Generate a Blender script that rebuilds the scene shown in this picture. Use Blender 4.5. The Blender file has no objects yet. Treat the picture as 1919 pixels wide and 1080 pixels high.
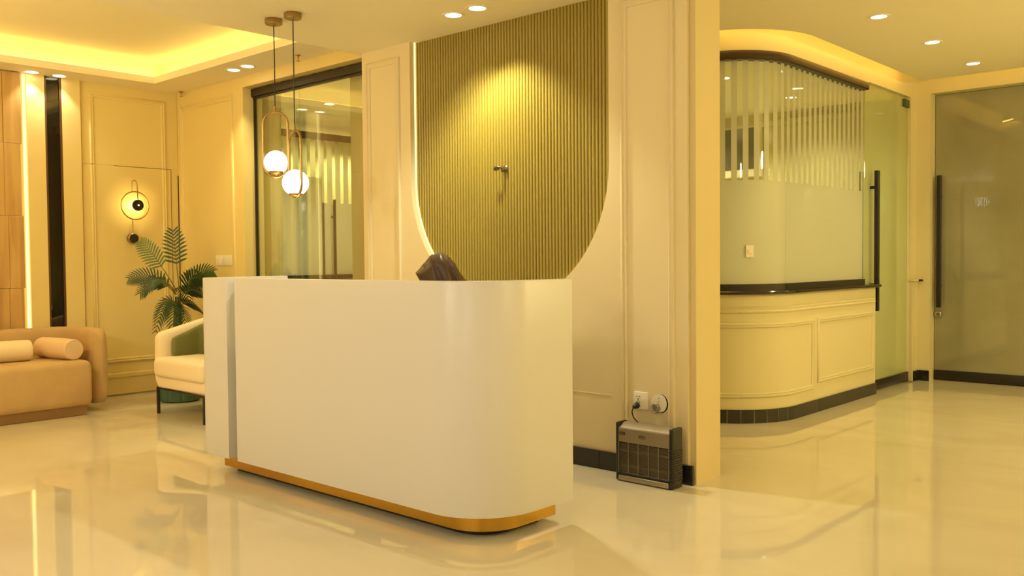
import bpy, bmesh, math, random
from mathutils import Vector, Matrix
random.seed(7)
S = bpy.context.scene
COL = S.collection
PI = math.pi

# ------------------------------------------------------------------ camera
F_PX, YAW, PIT, ROL, CAM_H = 1692.39, .7389, .0317, .0087, 1.2
_f = Vector((-math.sin(YAW)*math.cos(PIT), math.cos(YAW)*math.cos(PIT), -math.sin(PIT)))
_r = Vector((math.cos(YAW), math.sin(YAW), 0))
_d = _f.cross(_r)
_R = math.cos(ROL)*_r + math.sin(ROL)*_d
_D = -math.sin(ROL)*_r + math.cos(ROL)*_d
cd = bpy.data.cameras.new('camera'); cam = bpy.data.objects.new('camera', cd); COL.objects.link(cam)
cd.sensor_width = 36; cd.lens = F_PX/1919*36; cd.clip_start = .05; cd.clip_end = 100
M = Matrix.Identity(4)
for i in range(3):
    M[i][0] = _R[i]; M[i][1] = -_D[i]; M[i][2] = -_f[i]
M[2][3] = CAM_H
cam.matrix_world = M
S.camera = cam

# ------------------------------------------------------------------ world, view, global light settings
w = bpy.data.worlds.new('world'); S.world = w; w.use_nodes = True
w.node_tree.nodes['Background'].inputs[0].default_value = (1, .8, .5, 1)
w.node_tree.nodes['Background'].inputs[1].default_value = .03
S.view_settings.view_transform = 'Standard'; S.view_settings.look = 'None'
S.view_settings.gamma = 1; S.view_settings.use_curve_mapping = False
S.view_settings.exposure = -.78
S.cycles.max_bounces = 10; S.cycles.diffuse_bounces = 6; S.cycles.glossy_bounces = 5
S.cycles.transparent_max_bounces = 16; S.cycles.caustics_reflective = False; S.cycles.caustics_refractive = False
S.cycles.sample_clamp_indirect = 6; S.cycles.use_denoising = True
WARM = (1, .815, .385)          # lobby downlights
AMBER = (1, .71, .22)         # LED strips in the coves
SOFT = (1, .96, .88)          # paler added fill from behind the viewer

# ------------------------------------------------------------------ materials
MATS = {}
def mat(name, col, rough=.5, metal=0, spec=.5, coat=0, noise=None, bump=None, emis=None):
    m = bpy.data.materials.new(name); m.use_nodes = True
    nt = m.node_tree; b = nt.nodes['Principled BSDF']
    b.inputs['Base Color'].default_value = (*col, 1)
    b.inputs['Roughness'].default_value = rough; b.inputs['Metallic'].default_value = metal
    b.inputs['Specular IOR Level'].default_value = spec; b.inputs['Coat Weight'].default_value = coat
    b.inputs['Coat Roughness'].default_value = .05
    if emis:
        b.inputs['Emission Color'].default_value = (*emis[0], 1); b.inputs['Emission Strength'].default_value = emis[1]
    if noise:      # (scale, second colour, detail, stretch)
        tc = nt.nodes.new('ShaderNodeTexCoord'); mp = nt.nodes.new('ShaderNodeMapping')
        mp.inputs['Scale'].default_value = noise[3] if len(noise) > 3 else (1, 1, 1)
        n = nt.nodes.new('ShaderNodeTexNoise'); n.inputs['Scale'].default_value = noise[0]; n.inputs['Detail'].default_value = noise[2]
        n.inputs['Distortion'].default_value = noise[4] if len(noise) > 4 else 0
        r = nt.nodes.new('ShaderNodeValToRGB')
        r.color_ramp.elements[0].position = .32; r.color_ramp.elements[1].position = .68
        r.color_ramp.elements[0].color = (*col, 1); r.color_ramp.elements[1].color = (*noise[1], 1)
        nt.links.new(tc.outputs['Object'], mp.inputs[0]); nt.links.new(mp.outputs[0], n.inputs['Vector'])
        nt.links.new(n.outputs['Fac'], r.inputs[0]); nt.links.new(r.outputs[0], b.inputs['Base Color'])
    if bump:       # (scale, strength, distance)
        tc = nt.nodes.new('ShaderNodeTexCoord'); n = nt.nodes.new('ShaderNodeTexNoise')
        n.inputs['Scale'].default_value = bump[0]; n.inputs['Detail'].default_value = 2
        bp = nt.nodes.new('ShaderNodeBump'); bp.inputs['Strength'].default_value = bump[1]; bp.inputs['Distance'].default_value = bump[2]
        nt.links.new(tc.outputs['Object'], n.inputs['Vector']); nt.links.new(n.outputs['Fac'], bp.inputs['Height'])
        nt.links.new(bp.outputs[0], b.inputs['Normal'])
    MATS[name] = m
    return m
def glass_mat(name, tint, refl=.08, film=None):
    """thin architectural glass: clear tint plus a Fresnel mirror; film = frosted share"""
    m = bpy.data.materials.new(name); m.use_nodes = True; nt = m.node_tree
    for n in list(nt.nodes): nt.nodes.remove(n)
    out = nt.nodes.new('ShaderNodeOutputMaterial'); tr = nt.nodes.new('ShaderNodeBsdfTransparent')
    tr.inputs[0].default_value = (*tint, 1)
    body = tr
    if film:
        df = nt.nodes.new('ShaderNodeBsdfDiffuse'); df.inputs[0].default_value = (*film[1], 1)
        tl = nt.nodes.new('ShaderNodeBsdfTranslucent'); tl.inputs[0].default_value = (*film[1], 1)
        a = nt.nodes.new('ShaderNodeMixShader'); a.inputs[0].default_value = film[2]
        nt.links.new(df.outputs[0], a.inputs[1]); nt.links.new(tl.outputs[0], a.inputs[2])
        bmx = nt.nodes.new('ShaderNodeMixShader'); bmx.inputs[0].default_value = film[0]
        nt.links.new(tr.outputs[0], bmx.inputs[1]); nt.links.new(a.outputs[0], bmx.inputs[2]); body = bmx
        if len(film) > 3:
            tc = nt.nodes.new('ShaderNodeTexCoord'); n = nt.nodes.new('ShaderNodeTexNoise'); n.inputs['Scale'].default_value = 1.7
            n.inputs['Detail'].default_value = 6; r = nt.nodes.new('ShaderNodeValToRGB')
            r.color_ramp.elements[0].color = (*film[1], 1); r.color_ramp.elements[1].color = (*film[3], 1)
            r.color_ramp.elements[0].position = .35; r.color_ramp.elements[1].position = .65
            nt.links.new(tc.outputs['Object'], n.inputs['Vector']); nt.links.new(n.outputs['Fac'], r.inputs[0])
            nt.links.new(r.outputs[0], df.inputs[0]); nt.links.new(r.outputs[0], tl.inputs[0])
    gl = nt.nodes.new('ShaderNodeBsdfGlossy'); gl.inputs['Roughness'].default_value = 0.0
    lw = nt.nodes.new('ShaderNodeLayerWeight'); lw.inputs[0].default_value = .5
    pw = nt.nodes.new('ShaderNodeMath'); pw.operation = 'POWER'; pw.inputs[1].default_value = 4
    mu = nt.nodes.new('ShaderNodeMath'); mu.operation = 'MULTIPLY_ADD'; mu.inputs[1].default_value = .85; mu.inputs[2].default_value = refl
    nt.links.new(lw.outputs['Facing'], pw.inputs[0]); nt.links.new(pw.outputs[0], mu.inputs[0])
    mx = nt.nodes.new('ShaderNodeMixShader'); nt.links.new(mu.outputs[0], mx.inputs[0])
    nt.links.new(body.outputs[0], mx.inputs[1]); nt.links.new(gl.outputs[0], mx.inputs[2])
    nt.links.new(mx.outputs[0], out.inputs[0])
    MATS[name] = m; return m
def emit_mat(name, col, s):
    m = bpy.data.materials.new(name); m.use_nodes = True; nt = m.node_tree
    for n in list(nt.nodes): nt.nodes.remove(n)
    out = nt.nodes.new('ShaderNodeOutputMaterial'); e = nt.nodes.new('ShaderNodeEmission')
    e.inputs[0].default_value = (*col, 1); e.inputs[1].default_value = s
    nt.links.new(e.outputs[0], out.inputs[0]); MATS[name] = m; return m

mat('paint', (.765, .67, .44), .45, spec=.3)
mat('paint_cove_lit', (.81, .675, .31), .45, spec=.3)  # same cream paint, yellowed to carry the amber cove light
mat('paint_amber_lit', (.67, .565, .31), .5, spec=.25)  # same cream paint, amber light on the pillar end put into the colour
mat('paint_ceiling', (.90, .84, .66), .6, spec=.2)
mat('paint_office', (.68, .625, .38), .5, spec=.25)
mat('floor', (.70, .645, .505), .025, spec=.55, coat=.0, noise=(.9, (.63, .57, .425), 5, (1, 1.6, 1), 1.2), bump=(1.6, .045, .02))
mat('desk_white', (.65, .645, .645), .34, spec=.5)
mat('gold', (.53, .32, .06), .10, metal=1)
mat('gold_satin', (.44, .30, .12), .28, metal=1)
mat('brass_brown', (.48, .27, .10), .3, metal=.9)
mat('black', (.012, .011, .009), .35)
mat('black_tile', (.016, .015, .013), .12, spec=.6)
mat('black_glass', (.004, .004, .004), .03, spec=.7)
mat('black_fabric', (.02, .016, .012), .9)
mat('granite', (.018, .016, .014), .12, spec=.6)
mat('grout', (.50, .46, .38), .8)
mat('brown_metal', (.030, .016, .008), .4, metal=.2)
mat('header_black', (.014, .009, .006), .4)
mat('bronze_frame', (.13, .065, .024), .4, metal=.3)
mat('flute', (.315, .240, .022), .45, spec=1.0)
mat('wood', (.62, .41, .16), .4, noise=(3.0, (.44, .25, .08), 8, (3.5, 3.5, .35), .6))
mat('sofa', (.56, .385, .175), .85, noise=(3.5, (.47, .315, .14), 4), bump=(120, .15, .004))
mat('bolster', (.74, .55, .34), .85, bump=(140, .15, .003))
mat('bolster_cream', (.82, .68, .44), .85, bump=(140, .15, .003))
mat('wood_plinth', (.28, .16, .06), .5)
mat('chair_cream', (.86, .74, .54), .8, bump=(150, .12, .003))
mat('green_velvet', (.16, .17, .05), .8, bump=(150, .1, .003))
mat('planter', (.055, .12, .085), .5)
mat('leaf', (.020, .048, .012), .5, noise=(6, (.036, .075, .016), 2))
mat('leaf_young', (.11, .17, .03), .5, noise=(6, (.07, .13, .02), 2))
mat('stem', (.12, .13, .03), .6)
mat('soil', (.05, .03, .02), .9)
mat('plastic_white', (.85, .80, .68), .35)
mat('plastic_black', (.014, .013, .012), .4)
mat('silver', (.42, .37, .28), .38, metal=.75)
mat('grille_grey', (.22, .19, .14), .45, metal=.6)
mat('dark_inside', (.03, .026, .02), .7)
mat('scarf', (.062, .033, .015), .40, spec=.45, bump=(30, .08, .004))
mat('skin', (.55, .33, .2), .5)
mat('steel', (.45, .42, .36), .3, metal=.9)
mat('pewter', (.20, .17, .11), .35, metal=.9)
mat('screen_grey', (.10, .09, .07), .3)
mat('hinge_green', (.02, .06, .03), .35)
mat('inner_worktop', (.55, .42, .26), .4)
glass_mat('glass', (.95, .97, .86), .05)
glass_mat('glass_green', (.96, .985, .90), .15)
glass_mat('film', (.97, .98, .9), .04, film=(.90, (.78, .78, .65), .5))
glass_mat('film_door', (.95, .98, .8), .06, film=(.85, (.66, .69, .39), .45))
glass_mat('film_grey', (.9, .95, .7), .08, film=(.97, (.38, .365, .25), .15, (.31, .295, .19)))
emit_mat('lens', (1, .90, .66), 14)
emit_mat('globe_glow', (1, .90, .68), 3.2)
glass_mat('globe_clear', (.98, .97, .93), .03)
emit_mat('led', (1, .57, .10), 29)
emit_mat('led_wood', (1, .72, .26), 4.5)
emit_mat('led_cove', (1, .66, .15), 20)
emit_mat('led_bright', (1, .74, .24), 5)
emit_mat('halo', (1, .66, .20), 8)
emit_mat('dot_light', (1, .9, .7), 2)

# ------------------------------------------------------------------ mesh helpers
def tag(o, label=None, cat=None, group=None, kind=None):
    if label: o['label'] = label
    if cat: o['category'] = cat
    if group: o['group'] = group
    if kind: o['kind'] = kind
    return o
def link(name, me, m, parent=None):
    o = bpy.data.objects.new(name, me); COL.objects.link(o)
    if m: me.materials.append(MATS[m])
    if parent: o.parent = parent
    return o
def from_bm(name, bm, m, parent=None, smooth=False):
    me = bpy.data.meshes.new(name); bm.normal_update(); bm.to_mesh(me); bm.free()
    if smooth:
        for p in me.polygons: p.use_smooth = True
    o = link(name, me, m, parent)
    return o
def auto(o, ang=40):
    me = o.data; bm = bmesh.new(); bm.from_mesh(me)
    for f in bm.faces: f.smooth = True
    for e in bm.edges:
        if len(e.link_faces) == 2 and e.calc_face_angle(0) > math.radians(ang): e.smooth = False
    bm.to_mesh(me); bm.free(); return o
def empty(name, loc=(0, 0, 0), rz=0):
    o = bpy.data.objects.new(name, None); COL.objects.link(o); o.location = loc; o.rotation_euler = (0, 0, rz)
    o.empty_display_size = .1
    return o
def add_box(bm, x0, x1, y0, y1, z0, z1, bev=0, seg=2):
    vs = [bm.verts.new(p) for p in ((x0,y0,z0),(x1,y0,z0),(x1,y1,z0),(x0,y1,z0),(x0,y0,z1),(x1,y0,z1),(x1,y1,z1),(x0,y1,z1))]
    fs = [bm.faces.new([vs[i] for i in q]) for q in ((0,3,2,1),(4,5,6,7),(0,1,5,4),(1,2,6,5),(2,3,7,6),(3,0,4,7))]
    if bev:
        es = list({e for f in fs for e in f.edges})
        bmesh.ops.bevel(bm, geom=es, offset=bev, segments=seg, affect='EDGES', profile=.5)
def box(name, x0, x1, y0, y1, z0, z1, m, parent=None, bev=0, seg=2, smooth=None):
    if x0 > x1: x0, x1 = x1, x0
    if y0 > y1: y0, y1 = y1, y0
    if z0 > z1: z0, z1 = z1, z0
    bm = bmesh.new(); add_box(bm, x0, x1, y0, y1, z0, z1, bev, seg)
    o = from_bm(name, bm, m, parent)
    if bev and seg > 1: auto(o, 50)
    return o
def struct(o): o['kind'] = 'structure'; return o
def add_prism(bm, pts, z0, z1):
    a = [bm.verts.new((x, y, z0)) for x, y in pts]; b = [bm.verts.new((x, y, z1)) for x, y in pts]
    n = len(pts)
    bm.faces.new(a[::-1]); bm.faces.new(b)
    for i in range(n): bm.faces.new((a[i], a[(i+1) % n], b[(i+1) % n], b[i]))
def prism(name, pts, z0, z1, m, parent=None):
    bm = bmesh.new(); add_prism(bm, pts, z0, z1)
    bmesh.ops.recalc_face_normals(bm, faces=bm.faces); return from_bm(name, bm, m, parent)
def add_tube(bm, pts, r, n=8, closed=False, cap=True):
    pts = [Vector(p) for p in pts]; N = len(pts); rings = []
    rr = r if isinstance(r, (list, tuple)) else [r]*N
    up = None
    for i, p in enumerate(pts):
        if closed: t = pts[(i+1) % N] - pts[i-1]
        else: t = pts[min(i+1, N-1)] - pts[max(i-1, 0)]
        t.normalize()
        if up is None:
            up = t.orthogonal().normalized()
        else:
            up = (up - t*up.dot(t));
            up = up.normalized() if up.length > 1e-6 else t.orthogonal().normalized()
        s = t.cross(up)
        rings.append([bm.verts.new(p + rr[i]*(math.cos(2*PI*k/n)*up + math.sin(2*PI*k/n)*s)) for k in range(n)])
    for i in range(N if closed else N-1):
        a, b = rings[i], rings[(i+1) % N]
        for k in range(n): bm.faces.new((a[k], a[(k+1) % n], b[(k+1) % n], b[k]))
    if cap and not closed:
        bm.faces.new(rings[0][::-1]); bm.faces.new(rings[-1])
def tube(name, pts, r, m, parent=None, n=8, closed=False):
    bm = bmesh.new(); add_tube(bm, pts, r, n, closed); bmesh.ops.recalc_face_normals(bm, faces=bm.faces)
    return auto(from_bm(name, bm, m, parent), 50)
def add_lathe(bm, prof, n=32, mtx=None):
    rings = []
    for r, z in prof:
        if r < 1e-6: rings.append([bm.verts.new((0, 0, z))])
        else: rings.append([bm.verts.new((r*math.cos(2*PI*k/n), r*math.sin(2*PI*k/n), z)) for k in range(n)])
    for a, b in zip(rings, rings[1:]):
        for k in range(n):
            k2 = (k+1) % n
            if len(a) == 1 and len(b) == 1: continue
            if len(a) == 1: bm.faces.new((a[0], b[k2], b[k]))
            elif len(b) == 1: bm.faces.new((a[k], a[k2], b[0]))
            else: bm.faces.new((a[k], a[k2], b[k2], b[k]))
    if mtx is not None:
        for ring in rings:
            for v in ring: v.co = mtx @ v.co
def lathe(name, prof, m, parent=None, n=32, mtx=None, ang=40):
    bm = bmesh.new(); add_lathe(bm, prof, n, mtx); bmesh.ops.recalc_face_normals(bm, faces=bm.faces)
    return auto(from_bm(name, bm, m, parent), ang)
def axis_mtx(loc, d):
    return Matrix.Translation(loc) @ Vector(d).to_track_quat('Z', 'Y').to_matrix().to_4x4()
def light(name, kind, loc, energy, col, parent=None, **k):
    l = bpy.data.lights.new(name, kind); l.energy = energy; l.color = col
    for a, b in k.items(): setattr(l, a, b)
    o = bpy.data.objects.new(name, l); COL.objects.link(o); o.location = loc
    if parent: o.parent = parent
    return o
PROF = [(0, 0), (0, .010), (.006, .016), (.014, .016), (.018, .009), (.026, .009), (.030, .013), (.036, .011), (.040, .004), (.040, 0)]
def moulding(name, mp, u0, u1, v0, v1, m, parent=None, nu=1, scale=1.0):
    """picture-frame moulding: mp(u, v, h) -> point on a wall surface, h proud of it"""
    bm = bmesh.new(); loops = []
    for o, h in PROF:
        o *= scale; h *= scale
        a0, a1, b0, b1 = u0+o, u1-o, v0+o, v1-o
        L = [mp(a0+(a1-a0)*i/nu, b0, h) for i in range(nu)] + [mp(a1, b0, h)] + [mp(a1-(a1-a0)*i/nu, b1, h) for i in range(nu)] + [mp(a0, b1, h)]
        loops.append([bm.verts.new(p) for p in L])
    n = len(loops[0])
    for a, b in zip(loops, loops[1:]):
        for k in range(n): bm.faces.new((a[k], a[(k+1) % n], b[(k+1) % n], b[k]))
    bmesh.ops.recalc_face_normals(bm, faces=bm.faces)
    return auto(from_bm(name, bm, m, parent), 60)

ZC = 2.79     # higher ceilings (lounge, corridor)
ZM = 2.69     # lower ceiling over the reception
YW = 4.13     # reception wall
YS = 4.23     # wall with the light switch
XS = -8.12    # wall with the sconce

# ================================================================== SETTING
struct(box('floor', -12, 4, -4.2, 12, -.1, 0, 'floor'))

# ---- reception wall with U-shaped opening
wall = empty('wall_back'); struct(wall)
tag(wall, 'cream reception wall with a U-shaped recess and moulded side panels')
PX, PZ, PR = -3.855, 1.742, .835
pts = [(-5.21, 0), (-2.512, 0), (-2.512, 3.0), (PX+PR, 3.0), (PX+PR, PZ)]
NA = 64
arc = [(PX+PR*math.cos(PI*i/NA), PZ-PR*math.sin(PI*i/NA)) for i in range(NA+1)]
pts = [(-5.21, 0), (-2.512, 0), (-2.512, 3.0), (PX+PR, 3.0)] + arc + [(PX-PR, 3.0), (-5.21, 3.0)]
bm = bmesh.new()
front = []
def quad_col(x0, z00, z01, x1, z10, z11):
    front.append(((x0, z00), (x1, z10), (x1, z11), (x0, z01)))
quad_col(-5.21, 0, 3.0, PX-PR, 0, 3.0)
quad_col(PX+PR, 0, 3.0, -2.512, 0, 3.0)
ar = arc[::-1]
for (xa, za), (xb, zb_) in zip(ar, ar[1:]): quad_col(xa, 0, za, xb, 0, zb_)
for q in front:
    f0 = [bm.verts.new((x, YW, z)) for x, z in q]; bm.faces.new(f0)
    f1 = [bm.verts.new((x, YW+.065, z)) for x, z in q]; bm.faces.new(f1[::-1])
edge_loop = [(PX-PR, 3.0)]+ar+[(PX+PR, 3.0)]
for p0, p1 in zip(edge_loop, edge_loop[1:]):
    bm.faces.new([bm.verts.new(c) for c in ((p0[0], YW, p0[1]), (p1[0], YW, p1[1]), (p1[0], YW+.065, p1[1]), (p0[0], YW+.065, p0[1]))])
for xe in (-5.21, -2.512):
    bm.faces.new([bm.verts.new(c) for c in ((xe, YW, 0), (xe, YW+.065, 0), (xe, YW+.065, 3.0), (xe, YW, 3.0))])
bmesh.ops.remove_doubles(bm, verts=bm.verts, dist=1e-5); bmesh.ops.recalc_face_normals(bm, faces=bm.faces)
from_bm('cladding', bm, 'paint', wall)
box('core', -5.21, -2.475, YW+.066, 4.40, 0, 3.0, 'paint_amber_lit', wall)
box('core_edge', -2.511, -2.475, YW+.02, YW+.066, 0, 3.0, 'paint_amber_lit', wall)
mw = lambda u, v, h: (u, YW-h, v)
moulding('moulding', mw, -2.935, -2.590, .20, 2.615, 'paint', wall)
moulding('moulding', mw, -5.155, -4.795, .20, 2.605, 'paint', wall)
box('seam', -3.6, -3.005, YW-.0025, YW, .424, .429, 'paint', wall)
bb = empty('baseboard_back'); struct(bb); tag(bb, 'black tile skirting along the reception wall')
x = -5.2
while x < -2.48:
    x1 = min(x+.302, -2.475)
    box('tile', x+.0015, x1-.0015, YW-.018, YW-.0005, 0, .105, 'black_tile', bb, .0015, 1); x = x1

# ---- fluted panel set into the recess
fp = empty('fluted_panel', (PX, YW+.064, .9)); tag(fp, 'olive gold fluted panel with a rounded lower end behind the reception desk', 'wall panel')
bm = bmesh.new(); pitch = .0252; nfl = int(2*PR/pitch)+3
x = PX-PR-pitch*1.2
yb = YW+.0645
def zlow(xx):
    d = PR+.012; t = d*d-(xx-PX)**2
    return PZ-math.sqrt(max(t, 0)) if t > 0 else PZ
while x < PX+PR+pitch:
    prof = [(0, -.002)]+[(.002+(pitch-.004)*(.5-.5*math.cos(PI*k/8)), -.002-.0105*math.sin(PI*k/8)) for k in range(9)]+[(pitch, -.002)]
    lo = [bm.verts.new((x+p-PX, yb+q-(YW+.064), zlow(x+p)-.9)) for p, q in prof]
    hi = [bm.verts.new((x+p-PX, yb+q-(YW+.064), 2.69-.9)) for p, q in prof]
    for k in range(len(prof)-1): bm.faces.new((lo[k], lo[k+1], hi[k+1], hi[k]))
    x += pitch
bmesh.ops.remove_doubles(bm, verts=bm.verts, dist=1e-5); bmesh.ops.recalc_face_normals(bm, faces=bm.faces)
for f in bm.faces:
    if f.normal.y > 0: f.normal_flip()
auto(from_bm('flutes', bm, 'flute', fp), 60)
# LED strip on the inner edge of the recess
led = empty('led_strip', (PX, YW+.03, PZ)); tag(led, 'glowing warm LED strip edging the U-shaped recess', 'led strip')
bm = bmesh.new()
edge = [(PX+PR, 2.69)]+arc+[(PX-PR, 2.69)]
loops = []
for (ex, ez) in edge:
    d = Vector((ex-PX, 0, min(ez-PZ, 0))).normalized()
    row = []
    for (inn, yy) in ((-.001, YW+.040), (.004, YW+.040), (.004, YW+.050), (-.001, YW+.050)):
        p = Vector((ex, yy, ez))-d*inn; row.append(bm.verts.new(p-Vector((PX, YW+.03, PZ))))
    loops.append(row)
for a, b in zip(loops, loops[1:]):
    for k in range(4): bm.faces.new((a[k], a[(k+1) % 4], b[(k+1) % 4], b[k]))
bmesh.ops.recalc_face_normals(bm, faces=bm.faces)
from_bm('strip', bm, 'led_bright', led)
# brass fitting left on the panel
kn = empty('cable_outlet', (-3.853, YW+.05, 1.767)); tag(kn, 'small pewter cable fitting in the middle of the fluted panel', 'wall fitting')
lathe('rosette', [(0, 0), (.021, 0), (.023, .004), (.019, .010), (.013, .013), (0, .013)], 'pewter', kn, 20, axis_mtx((0, 0, 0), (0, -1, 0)))
tube('cable_stub', [(0, -.012, 0), (-.004, -.035, .004), (-.022, -.05, .012), (-.045, -.05, .010), (-.055, -.045, -.002), (-.04, -.047, -.006), (-.02, -.05, .0)], .008, 'pewter', kn, 8)
tube('end_cap', [(-.004, -.013, -.004), (-.004, -.03, -.012)], [.014, .011], 'pewter', kn, 10)

# ---- wall with the switch, glass opening, lintel
sw = empty('wall_back_left'); struct(sw); tag(sw, 'cream moulded wall with a light switch left of the glass opening')
box('wall_face', XS-.2, -6.97, YS, 4.42, 0, 3.1, 'paint_cove_lit', sw)
box('lintel', -6.97, -5.2, YS, 4.42, 2.70, 3.1, 'paint_cove_lit', sw)
moulding('moulding', lambda u, v, h: (u, YS-h, v), -8.05, -7.13, .28, 2.655, 'paint_cove_lit', sw)
box('skirting', XS, -6.97, YS-.014, YS, 0, .16, 'paint_cove_lit', sw, .002, 1)
box('skirting_cap', XS, -6.97, YS-.022, YS, .16, .205, 'paint_cove_lit', sw, .008, 2)
# ---- sconce wall: flush jib door with moulding, skirting
ls = empty('wall_left'); struct(ls); tag(ls, 'cream moulded wall with the round sconce and a flush door')
box('wall_face', XS-.2, XS-.004, -4.2, 4.42, 0, 3.1, 'paint_cove_lit', ls)
box('upper_leaf', XS-.004, XS, 3.34, 4.225, 2.0755, 3.0, 'paint_cove_lit', ls)
ml = lambda u, v, h: (XS+h, u, v)
def cut_z(o, z, keep_above):
    bm = bmesh.new(); bm.from_mesh(o.data)
    bmesh.ops.bisect_plane(bm, geom=bm.verts[:]+bm.edges[:]+bm.faces[:], plane_co=(0, 0, z), plane_no=(0, 0, 1), clear_inner=keep_above, clear_outer=not keep_above)
    bm.to_mesh(o.data); bm.free(); return o
cut_z(moulding('moulding', ml, 3.405, 4.105, .30, 2.70, 'paint_cove_lit', ls), 2.0755, True)
d1 = empty('door_1'); struct(d1); tag(d1, 'flush cream jib door with moulding under the round sconce')
box('leaf', XS-.004, XS+.004, 3.34, 4.150, .012, 2.070, 'paint_cove_lit', d1, .001, 1)
cut_z(moulding('moulding', lambda u, v, h: (XS+.004+h, u, v), 3.405, 4.105, .30, 2.70, 'paint_cove_lit', d1), 2.070, False)
box('kick_board', XS, XS+.016, 3.30, 4.150, .012, .160, 'paint_cove_lit', d1, .002, 1)
box('kick_cap', XS, XS+.026, 3.30, 4.150, .160, .206, 'paint_cove_lit', d1, .008, 2)
box('gap_shadow', XS-.0038, XS+.0005, 4.152, 4.156, .0, 2.075, 'bronze_frame', d1)
box('gap_shadow', XS-.0038, XS+.0003, 3.62, 4.150, 2.0712, 2.0745, 'bronze_frame', d1)
box('latch', XS+.004, XS+.006, 3.428, 3.437, 1.19, 1.27, 'bronze_frame', d1)
box('hinge_gap', XS, XS+.003, 4.222, 4.229, .2, 2.02, 'black', sw)
# ---- feature wall: cream pilasters, dark mirror, timber boards
fw = empty('wall_feature'); struct(fw); tag(fw, 'cream pilasters with a dark mirror strip beside timber boards')
box('pilaster', XS, XS+.03, 2.885, 3.028, 0, ZC, 'paint_cove_lit', fw)
box('pilaster', XS, XS+.03, 3.168, 3.322, 0, ZC, 'paint_cove_lit', fw)
fm = empty('mirror_strip', (XS+.01, 3.098, 0)); tag(fm, 'tall black mirror strip in a bronze frame between cream pilasters', 'mirror')
box('mirror_glass', -.005, .004, -.055, .055, .02, ZC-.012, 'black_glass', fm)
box('frame_bar', -.009, .018, -.070, -.054, 0, ZC-.003, 'bronze_frame', fm)
box('frame_bar', -.009, .018, .054, .070, 0, ZC-.003, 'bronze_frame', fm)
wb = empty('wood_cladding', (XS, 2.0, 0)); tag(wb, 'warm oak board cladding lit by an LED strip', 'wall cladding')
rnd = random.Random(3)
zs = [0, .396, .996, 1.598, 2.196, ZC-.005]
for i in range(5):
    y1 = 2.840-(.012 if i % 2 else 0.0)
    first = [.125, .11, .118, .13, .14][i]
    while y1 > .6:
        y0 = y1-first; first = .30 if i % 2 else .26
        box('board', .0, .030+rnd.choice((0, .004, .008)), y0-2.0+.001, y1-2.0-.001, zs[i]+.001, zs[i+1]-.001, 'wood', wb, .0015, 1)
        y1 = y0
l2 = empty('led_strip', (XS+.012, 2.868, 0)); tag(l2, 'vertical glowing LED strip between oak boards and pilaster', 'led strip')
box('strip', 0, .006, -.010, .012, .02, ZC-.01, 'led_wood', l2)

# ---- ceilings
struct(tag(box('ceiling', -5.23, -2.45, -4.2, YW+.062, ZM, ZM+.10, 'paint_ceiling'), 'lower cream ceiling over the reception desk'))
struct(box('ceiling_slab', -12, 4, -4.2, 12, 3.10, 3.2, 'paint_ceiling'))
cl = empty('ceiling_lounge'); struct(cl); tag(cl, 'cream ceiling with a lit tray over the lounge')
TX0, TX1, TY0, TY1 = -7.78, -5.42, .2, 3.845
for n_, (x0, x1, y0, y1) in enumerate(((XS, -5.23, TY1, 4.42), (XS, -5.23, -4.2, TY0), (XS, TX0, TY0, TY1), (TX1, -5.23, TY0, TY1))):
    box('soffit', x0, x1, y0, y1, ZC, ZC+.06, 'paint_ceiling', cl)
TB = .16
box('tray_top', TX0-TB-.05, TX1+TB+.05, TY0-TB-.05, TY1+TB+.05, ZC+.21, ZC+.25, 'paint_ceiling', cl)
box('tray_side', TX0-TB-.02, TX0-TB, TY0-TB, TY1+TB, ZC+.06, ZC+.21, 'paint_ceiling', cl)
box('tray_side', TX0-TB, TX1+TB, TY1+TB, TY1+TB+.02, ZC+.06, ZC+.21, 'paint_ceiling', cl)
box('tray_side', TX0-TB, TX1+TB, TY0-TB-.02, TY0-TB, ZC+.06, ZC+.21, 'paint_ceiling', cl)
box('tray_side', TX1+TB, TX1+TB+.02, TY0-TB, TY1+TB, ZC+.06, ZC+.21, 'paint_ceiling', cl)
lc = empty('led_strip', (TX0, TY1, ZC+.06)); tag(lc, 'LED strip lying in the lounge ceiling tray', 'led strip')
for (x0, x1, y0, y1) in ((TX0-.10, TX0-.08, TY0-.08, TY1+.08), (TX0-.08, TX1+.08, TY1+.08, TY1+.10), (TX1+.08, TX1+.10, TY0-.08, TY1+.08), (TX0-.08, TX1+.08, TY0-.10, TY0-.08)):
    box('strip', x0-TX0, x1-TX0, y0-TY1, y1-TY1, .004, .018, 'led_cove', lc)

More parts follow.
